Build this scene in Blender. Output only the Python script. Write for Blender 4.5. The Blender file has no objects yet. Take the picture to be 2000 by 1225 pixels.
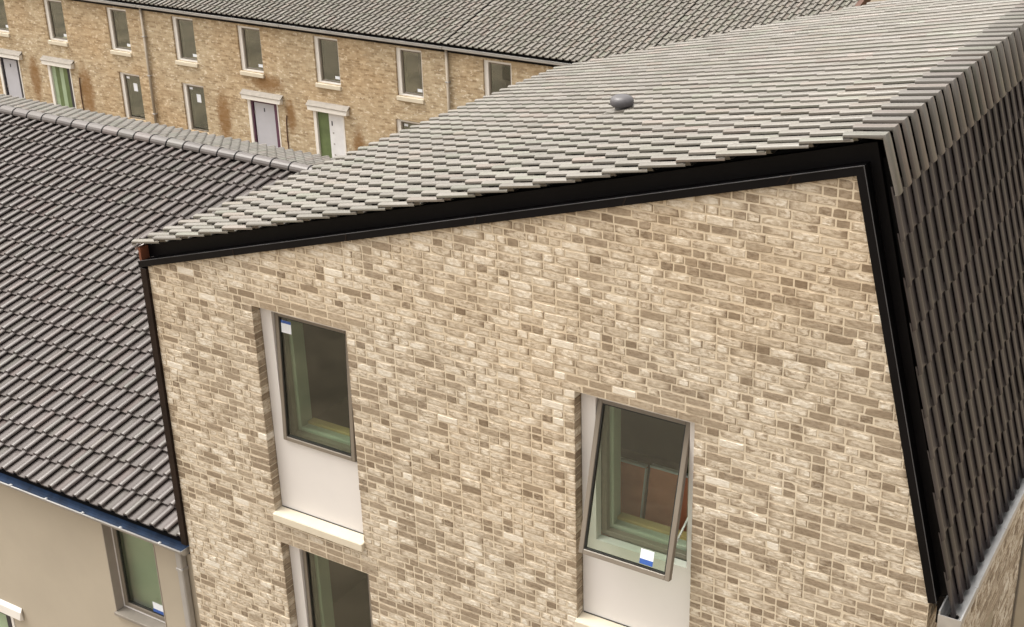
import bpy, bmesh, math, random
import numpy as np
from mathutils import Vector, Matrix
random.seed(7); RS = np.random.RandomState(7)
R = math.radians
S = bpy.context.scene

# ------------------------------------------------------------------ camera
F, YAW, PITCH = 2567.47, 0.50545, 0.39501          # focal length in pixels of a 2000 px wide picture
CAM = np.array([8.66435, -8.43820, 5.22087]); PX, PY = 1198.2, 523.41
c_r = np.array([math.cos(YAW), math.sin(YAW), 0.0])
c_f = np.array([-math.sin(YAW)*math.cos(PITCH), math.cos(YAW)*math.cos(PITCH), -math.sin(PITCH)])
c_u = np.cross(c_r, c_f)
cd = bpy.data.cameras.new('camera'); co = bpy.data.objects.new('camera', cd); S.collection.objects.link(co)
co.matrix_world = Matrix(((c_r[0], c_u[0], -c_f[0], CAM[0]), (c_r[1], c_u[1], -c_f[1], CAM[1]), (c_r[2], c_u[2], -c_f[2], CAM[2]), (0, 0, 0, 1)))
cd.sensor_fit = 'HORIZONTAL'; cd.sensor_width = 36; cd.lens = F/2000*36
cd.shift_x = (1000-PX)/2000; cd.shift_y = (PY-612.5)/2000
cd.clip_start = 0.1; cd.clip_end = 3000
S.camera = co
def proj(P):
    d = np.asarray(P, float)-CAM; w = d @ c_f
    return np.stack([PX+F*(d @ c_r)/w, PY-F*(d @ c_u)/w], -1)

# ------------------------------------------------------------------ sky, sun, exposure (soft overcast daylight)
SUN_EL, SUN_AZ = 66.0, 255.0            # azimuth clockwise from +y
W = bpy.data.worlds.new('World'); S.world = W; W.use_nodes = True
wn = W.node_tree.nodes; wl = W.node_tree.links; wn.clear()
sky = wn.new('ShaderNodeTexSky'); sky.sky_type = 'NISHITA'; sky.sun_disc = False
sky.sun_elevation = R(SUN_EL); sky.sun_rotation = R(SUN_AZ); sky.air_density = 1.0; sky.dust_density = 6.0; sky.ozone_density = 1.0
hs = wn.new('ShaderNodeHueSaturation'); hs.inputs['Saturation'].default_value = 0.08
wb = wn.new('ShaderNodeBackground'); wb.inputs['Strength'].default_value = 0.15
wo = wn.new('ShaderNodeOutputWorld')
wl.new(sky.outputs[0], hs.inputs['Color']); wt = wn.new('ShaderNodeMix'); wt.data_type = 'RGBA'; wt.blend_type = 'MULTIPLY'; wt.inputs[0].default_value = 1; wt.inputs[7].default_value = (1.0, .965, .905, 1)
wl.new(hs.outputs[0], wt.inputs[6]); wl.new(wt.outputs[2], wb.inputs['Color']); wl.new(wb.outputs[0], wo.inputs[0])
ld = bpy.data.lights.new('sun', 'SUN'); ld.energy = 0.9; ld.angle = R(40); ld.color = (1, 0.975, 0.94)
lo = bpy.data.objects.new('sun', ld); S.collection.objects.link(lo)
sd = Vector((math.sin(R(SUN_AZ))*math.cos(R(SUN_EL)), math.cos(R(SUN_AZ))*math.cos(R(SUN_EL)), math.sin(R(SUN_EL))))
lo.rotation_euler = sd.to_track_quat('Z', 'Y').to_euler(); lo.location = (0, 0, 40)
S.view_settings.view_transform = 'Standard'; S.view_settings.look = 'None'; S.view_settings.gamma = 1
S.view_settings.use_curve_mapping = False
S.view_settings.exposure = 1.36
S.render.engine = 'CYCLES'

# ------------------------------------------------------------------ materials
def srgb(r, g, b):
    return tuple((c/255/12.92 if c/255 < .04045 else ((c/255+.055)/1.055)**2.4) for c in (r, g, b))+(1,)
class NT:
    def __init__(s, name):
        s.m = bpy.data.materials.new(name); s.m.use_nodes = True; s.t = s.m.node_tree; s.n = s.t.nodes
        s.b = s.n['Principled BSDF']; s.out = s.n['Material Output']
    def new(s, ty, **kw):
        n = s.n.new(ty)
        for k, v in kw.items(): setattr(n, k, v)
        return n
    def link(s, a, b): s.t.links.new(a, b)
    def val(s, n, k, v):
        if hasattr(v, 'is_linked'): s.link(v, n.inputs[k])
        else: n.inputs[k].default_value = v
    def math(s, op, a, b=0.0, clamp=False):
        n = s.new('ShaderNodeMath', operation=op, use_clamp=clamp); s.val(n, 0, a); s.val(n, 1, b); return n.outputs[0]
    def mix(s, f, a, b, bt='MIX'):
        n = s.new('ShaderNodeMix', data_type='RGBA', blend_type=bt); s.val(n, 0, f); s.val(n, 6, a); s.val(n, 7, b); return n.outputs[2]
    def pos(s, scale=(1, 1, 1), off=(0, 0, 0), obj=False):
        g = s.new('ShaderNodeTexCoord').outputs['Object'] if obj else s.new('ShaderNodeNewGeometry').outputs['Position']
        m = s.new('ShaderNodeMapping'); m.inputs['Scale'].default_value = scale; m.inputs['Location'].default_value = off
        s.link(g, m.inputs[0]); return m.outputs[0]
    def noise(s, vec, scale, detail=3, rough=.55):
        n = s.new('ShaderNodeTexNoise'); s.link(vec, n.inputs['Vector']); n.inputs['Scale'].default_value = scale
        n.inputs['Detail'].default_value = detail; n.inputs['Roughness'].default_value = rough; return n.outputs[0]
    def ramp(s, f, stops):
        n = s.new('ShaderNodeValToRGB'); s.link(f, n.inputs[0]); e = n.color_ramp.elements
        while len(e) < len(stops): e.new(0.5)
        for i, (p, c) in enumerate(stops): e[i].position = p; e[i].color = c
        return n.outputs[0]
    def rng(s, f, a, b, c=0, d=1):
        n = s.new('ShaderNodeMapRange'); s.link(f, n.inputs[0])
        for i, v in enumerate((a, b, c, d)): n.inputs[i+1].default_value = v
        return n.outputs[0]
    def bump(s, h, strength, dist):
        n = s.new('ShaderNodeBump'); n.inputs['Strength'].default_value = strength; n.inputs['Distance'].default_value = dist
        s.link(h, n.inputs['Height']); s.link(n.outputs[0], s.b.inputs['Normal'])
    def attr(s, name):
        n = s.new('ShaderNodeAttribute', attribute_name=name); return n.outputs['Fac']
    def col(s, c): s.val(s.b, 'Base Color', c)
def plain(name, col, rough=.6, var=.08, scale=6, metal=0, spec=.5, bump=0):
    t = NT(name); n = t.noise(t.pos(), scale, 4); f = t.rng(n, .3, .7, 1-var, 1+var)
    v = t.new('ShaderNodeVectorMath', operation='SCALE'); v.inputs[0].default_value = col[:3]; t.link(f, v.inputs['Scale'])
    t.col(v.outputs[0]); t.b.inputs['Roughness'].default_value = rough; t.b.inputs['Metallic'].default_value = metal
    t.b.inputs['Specular IOR Level'].default_value = spec
    if bump: t.bump(t.noise(t.pos(), scale*12, 3), bump, .004)
    return t.m
M = {}
# bricks: 'tone' (0 dark brown .. 1 cream) and 'smear' (lime and mortar left on the face) are set for each brick
t = NT('brick')
tone = t.attr('tone'); smear = t.attr('smear')
n1 = t.noise(t.pos((9, 9, 17)), 2.4, 4, .55); n2 = t.noise(t.pos((9, 9, 26)), 1.5, 4, .55); n3 = t.noise(t.pos(), 90, 3)
n0 = t.noise(t.pos(), .55, 3); nb = t.noise(t.pos(off=(31, 7, 3)), .33, 4)
f = t.math('ADD', tone, t.math('ADD', t.math('MULTIPLY', t.math('SUBTRACT', n1, .5), .35), t.math('MULTIPLY', t.math('SUBTRACT', t.rng(n1, .45, .55), .5), t.math('MULTIPLY', smear, .42))))
base = t.ramp(f, [(0.0, (.160, .117, .078, 1)), (.22, (.245, .189, .132, 1)), (.45, (.345, .279, .204, 1)), (.68, (.450, .380, .291, 1)), (.86, (.56, .50, .412, 1)), (1.0, (.66, .61, .53, 1))])
nq = t.noise(t.pos((9, 9, 14), (3, 1, 8)), 2.3, 4, .6)
sm = t.math('MAXIMUM', t.math('MULTIPLY', t.rng(n2, .50, .58), t.math('MULTIPLY', smear, .8)), t.math('MULTIPLY', t.rng(nq, .50, .55), t.math('MULTIPLY', smear, .85)))
pale = t.mix(t.rng(n3, .35, .65), (.515, .442, .342, 1), (.63, .56, .465, 1))
base = t.mix(sm, base, pale)
# thin dark cracks and chips in the crust
ck = t.rng(t.noise(t.pos((12, 12, 40), (5, 9, 2)), 2.6, 4, .7), .62, .70)
base = t.mix(t.math('MULTIPLY', ck, t.math('MULTIPLY', smear, .65)), base, (.17, .122, .082, 1))
base = t.mix(t.math('MULTIPLY', t.rng(nb, .50, .66), .22), base, t.mix(1.0, base, (1.0, .80, .56, 1), 'MULTIPLY'))
base = t.mix(t.rng(n3, .30, .75, .0, .22), base, t.mix(1.0, base, (.72, .70, .68, 1), 'MULTIPLY'))
t.col(base); t.b.inputs['Roughness'].default_value = .9; t.b.inputs['Specular IOR Level'].default_value = .2
t.bump(t.math('ADD', n2, t.math('MULTIPLY', n3, .5)), .55, .007)
M['brick'] = t.m
t = NT('mortar'); n = t.noise(t.pos(), 3, 5, .6); nf = t.noise(t.pos(), 70, 3); nb = t.noise(t.pos(off=(31, 7, 3)), .33, 4)
c = t.mix(t.rng(n, .3, .7), (.535, .450, .335, 1), (.62, .54, .42, 1))
c = t.mix(t.math('MULTIPLY', t.rng(nb, .50, .66), .22), c, t.mix(1.0, c, (1.0, .80, .56, 1), 'MULTIPLY'))
c = t.mix(t.rng(nf, .3, .7, 0, .15), c, (.40, .32, .23, 1)); t.col(c); t.b.inputs['Roughness'].default_value = .95
t.b.inputs['Specular IOR Level'].default_value = .2; t.bump(nf, .4, .004); M['mortar'] = t.m
# brickwork too far away to pick the bricks apart
BROWN_PATCHES = [(-19.25, -6.15, .22, .55), (-28.45, -6.6, .38, .95), (-16.6, -6.9, .25, .8), (-22.1, -6.6, .3, .9), (-20.1, -5.2, .7, .3), (-31.0, -6.4, .3, .8)]  # brown ovals mixed into the far wall colour
t = NT('far_brickwork'); p = t.pos()
sx = t.new('ShaderNodeSeparateXYZ'); t.link(p, sx.inputs[0])
ux = t.math('ADD', sx.outputs[0], sx.outputs[1]); cb = t.new('ShaderNodeCombineXYZ'); t.link(ux, cb.inputs[0]); t.link(sx.outputs[2], cb.inputs[1])
br = t.new('ShaderNodeTexBrick'); t.link(cb.outputs[0], br.inputs['Vector'])
for k, v in (('Scale', 1.0), ('Mortar Size', .006), ('Mortar Smooth', .3), ('Bias', 0.0), ('Brick Width', .225), ('Row Height', .075)): br.inputs[k].default_value = v
br.inputs['Color1'].default_value = (0, 0, 0, 1); br.inputs['Color2'].default_value = (1, 1, 1, 1); br.inputs['Mortar'].default_value = (.5, .5, .5, 1)
nz = t.noise(p, 5.5, 3, .7); nl = t.noise(p, .5, 4); n2 = t.noise(t.pos((5, 5, 12)), 1.5, 4, .7)
f = t.math('ADD', t.math('MULTIPLY', br.outputs['Color'], .42), t.math('ADD', t.math('MULTIPLY', t.math('SUBTRACT', nz, .5), .5), t.math('MULTIPLY', t.math('SUBTRACT', n2, .42), .75)))
c = t.ramp(f, [(.0, (.27, .20, .125, 1)), (.25, (.40, .315, .21, 1)), (.48, (.49, .40, .28, 1)), (.62, (.57, .475, .34, 1)), (.78, (.80, .72, .58, 1))])
c = t.mix(br.outputs['Fac'], c, (.47, .365, .23, 1))
spk = t.noise(t.pos((8, 8, 15), (2, 5, 1)), 1.0, 2, .5); c = t.mix(t.rng(spk, .60, .68, 0, .5), c, (.78, .71, .58, 1)); c = t.mix(t.rng(spk, .37, .30, 0, .25), c, (.22, .14, .072, 1))
c = t.mix(t.rng(nl, .42, .68, 0, .4), c, t.mix(1.0, c, (.92, .72, .50, 1), 'MULTIPLY'))
for (x, z, a, b) in BROWN_PATCHES:
    dx = t.math('DIVIDE', t.math('SUBTRACT', sx.outputs[0], x), a); dz = t.math('DIVIDE', t.math('SUBTRACT', sx.outputs[2], z), b)
    d = t.math('ADD', t.math('ADD', t.math('MULTIPLY', dx, dx), t.math('MULTIPLY', dz, dz)), t.math('MULTIPLY', t.math('SUBTRACT', nz, .5), 1.2))
    c = t.mix(t.math('MULTIPLY', t.rng(d, 1.3, .25), .8), c, (.20, .10, .032, 1))
t.col(c); t.b.inputs['Roughness'].default_value = .92; t.b.inputs['Specular IOR Level'].default_value = .2
t.bump(t.math('ADD', t.math('MULTIPLY', br.outputs['Fac'], -1.0), n2), .6, .012); M['far_brick'] = t.m
def tile_mat(name, a, b, rough):
    t = NT(name); oi = t.new('ShaderNodeObjectInfo').outputs['Random']; gi = t.new('ShaderNodeNewGeometry').outputs['Random Per Island']
    r = t.math('FRACT', t.math('ADD', oi, gi)); n = t.noise(t.pos(), 2.2, 4); nf = t.noise(t.pos(), 120, 2)
    r2 = t.math('FRACT', t.math('MULTIPLY', r, 7.31)); r3 = t.math('FRACT', t.math('MULTIPLY', r, 23.7))
    c = t.mix(r, a, b); c = t.mix(t.rng(r2, .72, 1, 0, .5), c, t.mix(1.0, c, (.86, 1.0, .86, 1), 'MULTIPLY')); c = t.mix(t.rng(r3, .75, 1, 0, .6), c, t.mix(1.0, c, (1.12, .96, .92, 1), 'MULTIPLY'))
    c = t.mix(t.rng(n, .40, .70, 0, .5), c, t.mix(1.0, c, (.74, .78, .70, 1), 'MULTIPLY'))
    ns = t.noise(t.pos(), 26, 4, .7); c = t.mix(t.rng(ns, .58, .75, 0, .35), c, t.mix(1.0, c, (1.5, 1.5, 1.4, 1), 'MULTIPLY'))
    c = t.mix(t.rng(nf, .35, .7, 0, .2), c, t.mix(1.0, c, (.6, .6, .6, 1), 'MULTIPLY'))
    t.col(c); t.b.inputs['Roughness'].default_value = rough; t.b.inputs['Specular IOR Level'].default_value = .5
    t.bump(nf, .12, .002); return t.m
M['tile'] = tile_mat('roof_tile', (.134, .121, .106, 1), (.180, .164, .145, 1), .33)
M['tile_m'] = tile_mat('roof_tile_mauve', (.070, .058, .055, 1), (.098, .083, .079, 1), .36)
M['tile_shaded'] = tile_mat('roof_tile_shaded', (.029, .023, .0235, 1), (.045, .037, .037, 1), .36)  # darker copy of the roof tile, the steep side's shade put into its colour
M['tile_r'] = tile_mat('ridge_tile_grey', (.104, .093, .084, 1), (.142, .129, .117, 1), .35)
M['black'] = plain('black_metal', (.0035, .003, .0035), .45, .3, 2, spec=.12)
M['edge'] = plain('lit_black_edge', (.085, .085, .09), .4, .3, 4, .3)  # grey for the light caught along the black fascia's top edge
M['trimbrown'] = plain('brown_black_trim', (.012, .006, .004), .5, .35, 3, spec=.2)
M['rust'] = plain('raw_timber_end', (.16, .05, .022), .7, .2, 9)
M['deck'] = plain('roof_felt', (.006, .0055, .0055), .9, spec=.1)
M['white'] = plain('white_board', (.62, .59, .57), .45, .02, 2)
M['whitepaint'] = plain('white_painted_timber', (.70, .67, .63), .5, .04, 3)
M['stone'] = plain('cream_cast_stone', (.56, .50, .395), .75, .05, 5, bump=.25)
M['frame'] = plain('taupe_window_frame', (.175, .148, .118), .4, .05, 4)
M['gasket'] = plain('black_gasket', (.012, .012, .010), .5)
M['sage'] = plain('sage_green_lining', (.37, .40, .32), .7, .06, 2)
M['plaster'] = plain('room_plaster', (.34, .31, .27), .9, .1, 1.2)
M['darkroom'] = plain('bare_room_wall', (.16, .12, .095), .9, .2, .8)
M['timber'] = plain('raw_timber', (.46, .33, .14), .7, .12, 6)
M['board'] = plain('terracotta_board', (.70, .24, .14), .7, .2, 3)
M['silver'] = plain('galvanised_steel', (.52, .52, .52), .38, .12, 5, .75)
M['greysteel'] = plain('dull_zinc', (.36, .345, .33), .5, .08, 4, .3)
M['pipetan'] = plain('weathered_tan_pipe', (.30, .255, .20), .6, .1, 4)
M['blue'] = plain('blue_film', (.014, .030, .066), .65, .5, 5, spec=.2)
M['render'] = plain('beige_render', (.375, .325, .255), .9, .05, 1.1, bump=.15)
M['revealshade'] = plain('shaded_reveal', (.30, .26, .22), .8, .05, 4)  # shade of the window reveals put into the colour of a strip
M['lead'] = plain('lead_flashing', (.23, .205, .175), .6, .12, 6, .1)
M['palelead'] = plain('pale_crinkled_flashing', (.62, .57, .56), .5, .2, 30, .0)
M['label'] = plain('paper_label', (.72, .75, .80), .5, .05, 60)
M['labelblue'] = plain('blue_print', (.03, .09, .33), .5, .1, 60)
M['doorgrey'] = plain('pale_grey_door', (.42, .42, .46), .5, .04, 3)
M['purple'] = plain('purple_paint', (.085, .03, .06), .5)
M['green'] = plain('green_paint', (.11, .15, .06), .5, .2, 3)
M['palegreen'] = plain('pale_green_paint', (.30, .38, .25), .5, .1, 3)
M['dark'] = plain('dark_paint', (.03, .028, .035), .5)
M['wrap'] = plain('plain_white_wrap', (.68, .68, .70), .5, .06, 5)
M['mesh_brown'] = plain('brown_barge', (.075, .03, .016), .6)
M['ventgrey'] = plain('grey_plastic', (.075, .07, .075), .42, .1, 8)
M['soil'] = plain('bare_ground', (.16, .125, .085), .95, .35, .6, bump=.5)
def glass(name, tint, rough=.0, base=.07):
    t = NT(name); t.n.remove(t.b)
    tr = t.new('ShaderNodeBsdfTransparent'); tr.inputs[0].default_value = tint
    gl = t.new('ShaderNodeBsdfGlossy'); gl.inputs['Roughness'].default_value = rough
    lw = t.new('ShaderNodeLayerWeight'); lw.inputs[0].default_value = .5
    fz = t.math('ADD', t.math('MULTIPLY', t.math('POWER', lw.outputs['Facing'], 4.0), .8), base, True)
    mx = t.new('ShaderNodeMixShader'); t.link(fz, mx.inputs[0]); t.link(tr.outputs[0], mx.inputs[1]); t.link(gl.outputs[0], mx.inputs[2])
    t.link(mx.outputs[0], t.out.inputs[0]); return t.m
M['glass'] = glass('window_glass', (.86, .92, .86, 1))
M['farglass'] = glass('far_window_glass', (.78, .86, .80, 1), base=.20)

# ------------------------------------------------------------------ helpers
COL = S.collection
def link(name, me, mat=None, parent=None, kind=None, smooth=False):
    o = bpy.data.objects.new(name, me); COL.objects.link(o)
    if mat and len(me.materials) == 0: me.materials.append(M[mat])
    if parent: o.parent = parent
    if kind: o['kind'] = kind
    return o
def empty(name, loc, label, cat, group=None):
    o = bpy.data.objects.new(name, None); COL.objects.link(o); o.location = loc; o['label'] = label; o['category'] = cat
    if group: o['group'] = group
    o.empty_display_size = .1
    return o
class MB:
    def __init__(s): s.v = []; s.f = []
    def add(s, vs, fs):
        b = len(s.v); s.v += [tuple(v) for v in vs]; s.f += [tuple(i+b for i in f) for f in fs]; return s
    def box(s, x0, x1, y0, y1, z0, z1):
        return s.add([(x, y, z) for z in (z0, z1) for (x, y) in ((x0, y0), (x1, y0), (x1, y1), (x0, y1))],
                     [(3, 2, 1, 0), (4, 5, 6, 7), (0, 1, 5, 4), (1, 2, 6, 5), (2, 3, 7, 6), (3, 0, 4, 7)])
    def quadprism(s, a, b):          # two matching rings of points
        n = len(a); return s.add(list(a)+list(b), [tuple(range(n))[::-1], tuple(range(n, 2*n))]+[(i, (i+1) % n, n+(i+1) % n, n+i) for i in range(n)])
    def build(s, name, mat, parent=None, bev=0, smooth=False, kind=None, xf=None):
        me = bpy.data.meshes.new(name); me.from_pydata(s.v, [], s.f)
        bm = bmesh.new(); bm.from_mesh(me)
        bmesh.ops.recalc_face_normals(bm, faces=bm.faces)
        if bev: bmesh.ops.bevel(bm, geom=bm.edges, offset=bev, segments=1, affect='EDGES', clamp_overlap=True)
        if xf is not None: bm.transform(xf)
        bm.to_mesh(me); bm.free()
        if smooth: me.shade_smooth()
        o = link(name, me, mat, None, kind)
        if parent is not None: set_parent(o, parent)
        return o
def world_of(o):
    m = Matrix.Translation(o.location) if o.type == 'EMPTY' else o.matrix_basis.copy()
    return world_of(o.parent) @ (o.matrix_parent_inverse @ m) if o.parent else m
def set_parent(o, par):              # geometry is given in world coordinates
    o.parent = par; o.matrix_parent_inverse = world_of(par).inverted()
def box(name, mat, parent, x0, x1, y0, y1, z0, z1, bev=0.002, kind=None):
    return MB().box(x0, x1, y0, y1, z0, z1).build(name, mat, parent, bev, kind=kind)
def lathe(mb, c, axis, prof, n=20):  # prof: list of (radius, along)
    a = Vector(axis).normalized(); u = a.orthogonal().normalized(); w = a.cross(u); c = Vector(c); vs = []; fs = []
    for (r, h) in prof:
        for i in range(n):
            q = 2*math.pi*i/n; vs.append(c+a*h+u*(r*math.cos(q))+w*(r*math.sin(q)))
    for k in range(len(prof)-1):
        for i in range(n): fs.append((k*n+i, k*n+(i+1) % n, (k+1)*n+(i+1) % n, (k+1)*n+i))
    fs.append(tuple(range(n))[::-1]); fs.append(tuple((len(prof)-1)*n+i for i in range(n)))
    return mb.add(vs, fs)
def wall_mesh(u0, u1, w0, top, holes, P, d0, d1, extra=()):
    """a wall slab with rectangular holes; top = [(u, w), ...] the upper edge; P maps (u, w, depth) to a point"""
    def topw(u):
        for (a, wa), (b, wb) in zip(top, top[1:]):
            if a <= u <= b: return wa+(wb-wa)*(u-a)/(b-a)
        return top[-1][1]
    us = sorted(set([u0, u1]+[t_[0] for t_ in top if u0 < t_[0] < u1]+[h[i] for h in holes for i in (0, 1)]+list(extra)))
    mb = MB()
    for a, b in zip(us, us[1:]):
        hs_ = sorted([h for h in holes if h[0] <= a+1e-6 and h[1] >= b-1e-6], key=lambda h: h[2])
        lo_ = w0
        segs = []
        for h in hs_: segs.append((lo_, lo_, h[2], h[2])); lo_ = h[3]
        segs.append((lo_, lo_, topw(a), topw(b)))
        for (la, lb, ta, tb) in segs:
            for d in (d0, d1): mb.add([P(a, la, d), P(b, lb, d), P(b, tb, d), P(a, ta, d)], [(0, 1, 2, 3)])
    for (a, b, c, e) in holes:
        mb.add([P(u, w, d) for d in (d0, d1) for (u, w) in ((a, c), (b, c), (b, e), (a, e))], [(0, 1, 5, 4), (1, 2, 6, 5), (2, 3, 7, 6), (3, 0, 4, 7)])
    ring = [(u0, w0)]+[(u1, w0)]+[q for q in top[::-1]]
    n = len(ring)
    for i in range(n):
        (a, c), (b, e) = ring[i], ring[(i+1) % n]
        if abs(a-b)+abs(c-e) > 1e-6: mb.add([P(a, c, d0), P(b, e, d0), P(b, e, d1), P(a, c, d1)], [(0, 1, 2, 3)])
    return mb
# ---- bricks
def vnoise(x, z, s, seed):
    x, z = x/s, z/s; ix, iz = math.floor(x), math.floor(z); fx, fz = x-ix, z-iz
    h = lambda a, b: random.Random((a*7349+b*9151+seed*131) & 0xffffff).random()
    fx = fx*fx*(3-2*fx); fz = fz*fz*(3-2*fz)
    return (h(ix, iz)*(1-fx)+h(ix+1, iz)*fx)*(1-fz)+(h(ix, iz+1)*(1-fx)+h(ix+1, iz+1)*fx)*fz
def clip(poly, nx, nz, d):           # keep nx*x+nz*z <= d
    out = []
    for i in range(len(poly)):
        a, b = poly[i], poly[(i+1) % len(poly)]; da = nx*a[0]+nz*a[1]-d; db = nx*b[0]+nz*b[1]-d
        if da <= 0: out.append(a)
        if da*db < 0: q = da/(da-db); out.append((a[0]+(b[0]-a[0])*q, a[1]+(b[1]-a[1])*q))
    return out
def brick_geo(poly, depth, proud, rr, irr=.0, core=False):
    """irregular brick face: outline ring, chamfer ring, back ring; coordinates (u, w, d)"""
    cu = sum(p_[0] for p_ in poly)/len(poly); cw = sum(p_[1] for p_ in poly)/len(poly)
    pts = []
    for i in range(len(poly)):
        a, b = poly[i], poly[(i+1) % len(poly)]; L = math.hypot(b[0]-a[0], b[1]-a[1])
        k_ = rr.random() < irr
        pts.append((a[0]+(cu-a[0])*(rr.uniform(.04, .14) if k_ else rr.uniform(.0, .02)), a[1]+(cw-a[1])*(rr.uniform(.15, .45) if k_ else rr.uniform(0, .10))))
        if L > .08:
            for q in (.33, .67): pts.append((a[0]+(b[0]-a[0])*q+rr.gauss(0, .0012), a[1]+(b[1]-a[1])*q+rr.gauss(0, .0018+irr*.008)))
    n = len(pts); A = []; B = []; C_ = []
    for (u, w) in pts:
        du, dw = cu-u, cw-w
        A.append((u+du*.0+math.copysign(min(.004, abs(du)*.3), du), w+math.copysign(min(.0045, abs(dw)*.3), dw), -proud+rr.uniform(-.0008, .0008)))
        B.append((u, w, -proud+.0035)); C_.append((u, w, depth))
    vs = A+B+C_; fs = []
    for k in (0, 1):
        for i in range(n): fs.append((k*n+i, (k+1)*n+i, (k+1)*n+(i+1) % n, k*n+(i+1) % n))
    if not core: return vs, [tuple(range(n))]+fs
    # crusted patch on the face: an inner ring set off towards one end
    us = [q[0] for q in A]; ox = cu+rr.uniform(-.22, .22)*(max(us)-min(us)); k1 = rr.uniform(.45, .78); k2 = rr.uniform(.45, .85)
    vs = vs+[(ox+(u-cu)*k1*rr.uniform(.75, 1.05) if abs(ox-cu) < .2 else u, cw+(w-cw)*k2*rr.uniform(.7, 1.1), d-rr.uniform(0, .0016)) for (u, w, d) in A]
    lo_, hi_ = min(us)+.002, max(us)-.002
    vs = vs[:3*n]+[(min(max(u, lo_), hi_), w, d) for (u, w, d) in vs[3*n:]]
    for i in range(n): fs.append((i, (i+1) % n, 3*n+(i+1) % n, 3*n+i))
    return vs, fs+[tuple(range(3*n, 4*n))]
def brick_field(parent, u0, u1, w0, w1, holes, clips, P, seed, n_single, clusters=True, deep_edges=True):
    rr = random.Random(seed); items = []
    j0, j1 = int(math.floor(w0/.075)), int(math.ceil(w1/.075))
    for j in range(j0, j1):
        wa, wb = j*.075+.0052, j*.075+.0698; wm = j*.075+.0375
        iv = [(u0, u1)]
        for (a, b, c, e) in holes:
            if c < wm < e:
                iv = [q for (s_, e_) in iv for q in ((s_, min(e_, a)), (max(s_, b), e_)) if q[1]-q[0] > .03]
        over = any(0 < wm-h[3] < .15 for h in holes)
        for (s_, e_) in iv:
            u = s_; first = True; flem = rr.random() < .5
            while u < e_-.02:
                inl = [h for h in holes if h[0]-.12 < u < h[1]+.05 and 0 < wm-h[3] < .15]
                ln = .215 if (inl or rr.random() < .56) else .1025
                if first and j % 2 and not inl: ln = .1025
                if first and s_ == u0 and rr.random() < .5: ln *= rr.uniform(.5, 1)
                if e_-(u+ln) < .06: ln = e_-u
                ue = u+ln
                poly = [(u, wa+rr.gauss(0, .0012)), (ue, wa+rr.gauss(0, .0012)), (ue, wb+rr.gauss(0, .0012)), (u, wb+rr.gauss(0, .0012))]
                edge = deep_edges and ((first and (s_ != u0 or True)) or abs(ue-e_) < 1e-6)
                for c_ in clips: poly = clip(poly, *c_) if poly else poly
                if len(poly) >= 3 and max(p_[1] for p_ in poly)-min(p_[1] for p_ in poly) > .012:
                    um = (u+ue)/2
                    cl = vnoise(um+wm*.9, wm-um*.12, .75, seed)*.55+vnoise(um, wm, 1.7, seed+5)*.45
                    x = rr.random()*1.1+(cl-.5)*.95+.02
                    hd = ln < .15
                    if inl: tone, sm = rr.uniform(.30, .46), rr.uniform(0, .3)
                    elif x < .20: tone, sm = rr.uniform(.18, .40), rr.uniform(0, .25)
                    elif x < .74: tone, sm = rr.uniform(.42, .62), rr.uniform(.3, 1.)
                    elif x < 1.05: tone, sm = rr.uniform(.56, .80), rr.uniform(.3, 1.)
                    else: tone, sm = rr.uniform(.72, .95), rr.uniform(.2, .9)
                    if hd and x < .9 and rr.random() < .42: tone, sm = rr.uniform(.08, .30), rr.uniform(0, .35)
                    if rr.random() < .012: tone, sm = 1.0, .2
                    vs, fs = brick_geo(poly, .104 if edge else .012, rr.uniform(.001, .0055)+(.004 if rr.random() < .03 else 0), rr, 0 if edge else (.02 if sm < .3 else .08), sm >= .3)
                    nn = len(vs); cored = sm >= .3
                    if cored:        # one end darker, the crusted middle paler
                        q_ = nn*3//4; low = rr.uniform(.12, .42); hi = min(1, tone+rr.uniform(.04, .20)); sd_ = rr.choice((-1, 1)); cu_ = (u+ue)/2; cut = rr.uniform(.20, .46)*(ue-u); both = rr.random() < .3
                        tn = []; sn = []
                        for i_, v_ in enumerate(vs):
                            e_d = (abs(v_[0]-cu_) if both else sd_*(v_[0]-cu_)) > cut
                            tn.append(hi if i_ >= q_ else low if e_d else tone*.92); sn.append(sm if i_ >= q_ else sm*.2 if e_d else sm*.8)
                    else: tn = [tone]*nn; sn = [sm]*nn
                    items.append(([P(*v) for v in vs], fs, tn, sn))
                u = ue+.0095; first = False
    # the ones that show largest become objects of their own, the rest one part
    sc = []
    for i, it in enumerate(items):
        nn = min(len(f_) for f_ in it[1] if len(f_) == max(len(g_) for g_ in it[1])); q = proj(np.array(it[0][:nn]))
        inside = ((q[:, 0] > 4) & (q[:, 0] < 1996) & (q[:, 1] > 4) & (q[:, 1] < 1221)).all()
        a = .5*abs(np.dot(q[:, 0], np.roll(q[:, 1], 1))-np.dot(q[:, 1], np.roll(q[:, 0], 1))) if inside else 0
        sc.append(a)
    order = sorted(range(len(items)), key=lambda i: -sc[i]); single = set(order[:n_single])
    def mk(name, its, kind=None):
        V = []; Fs = []; T = []; Sm = []
        for (vs, fs, tone, sm) in its:
            b = len(V); V += [tuple(v) for v in vs]; Fs += [tuple(i+b for i in f_) for f_ in fs]; T += tone; Sm += sm
        me = bpy.data.meshes.new(name); me.from_pydata(V, [], Fs)
        for an, d in (('tone', T), ('smear', Sm)):
            at = me.attributes.new(an, 'FLOAT', 'POINT'); at.data.foreach_set('value', d)
        o = link(name, me, 'brick', None, kind); set_parent(o, parent); return o
    for i in range(len(items)):
        if i in single: mk('brick', [items[i]])
    mk('brickwork', [it for i, it in enumerate(items) if i not in single], 'stuff')
    return len(items)
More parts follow.
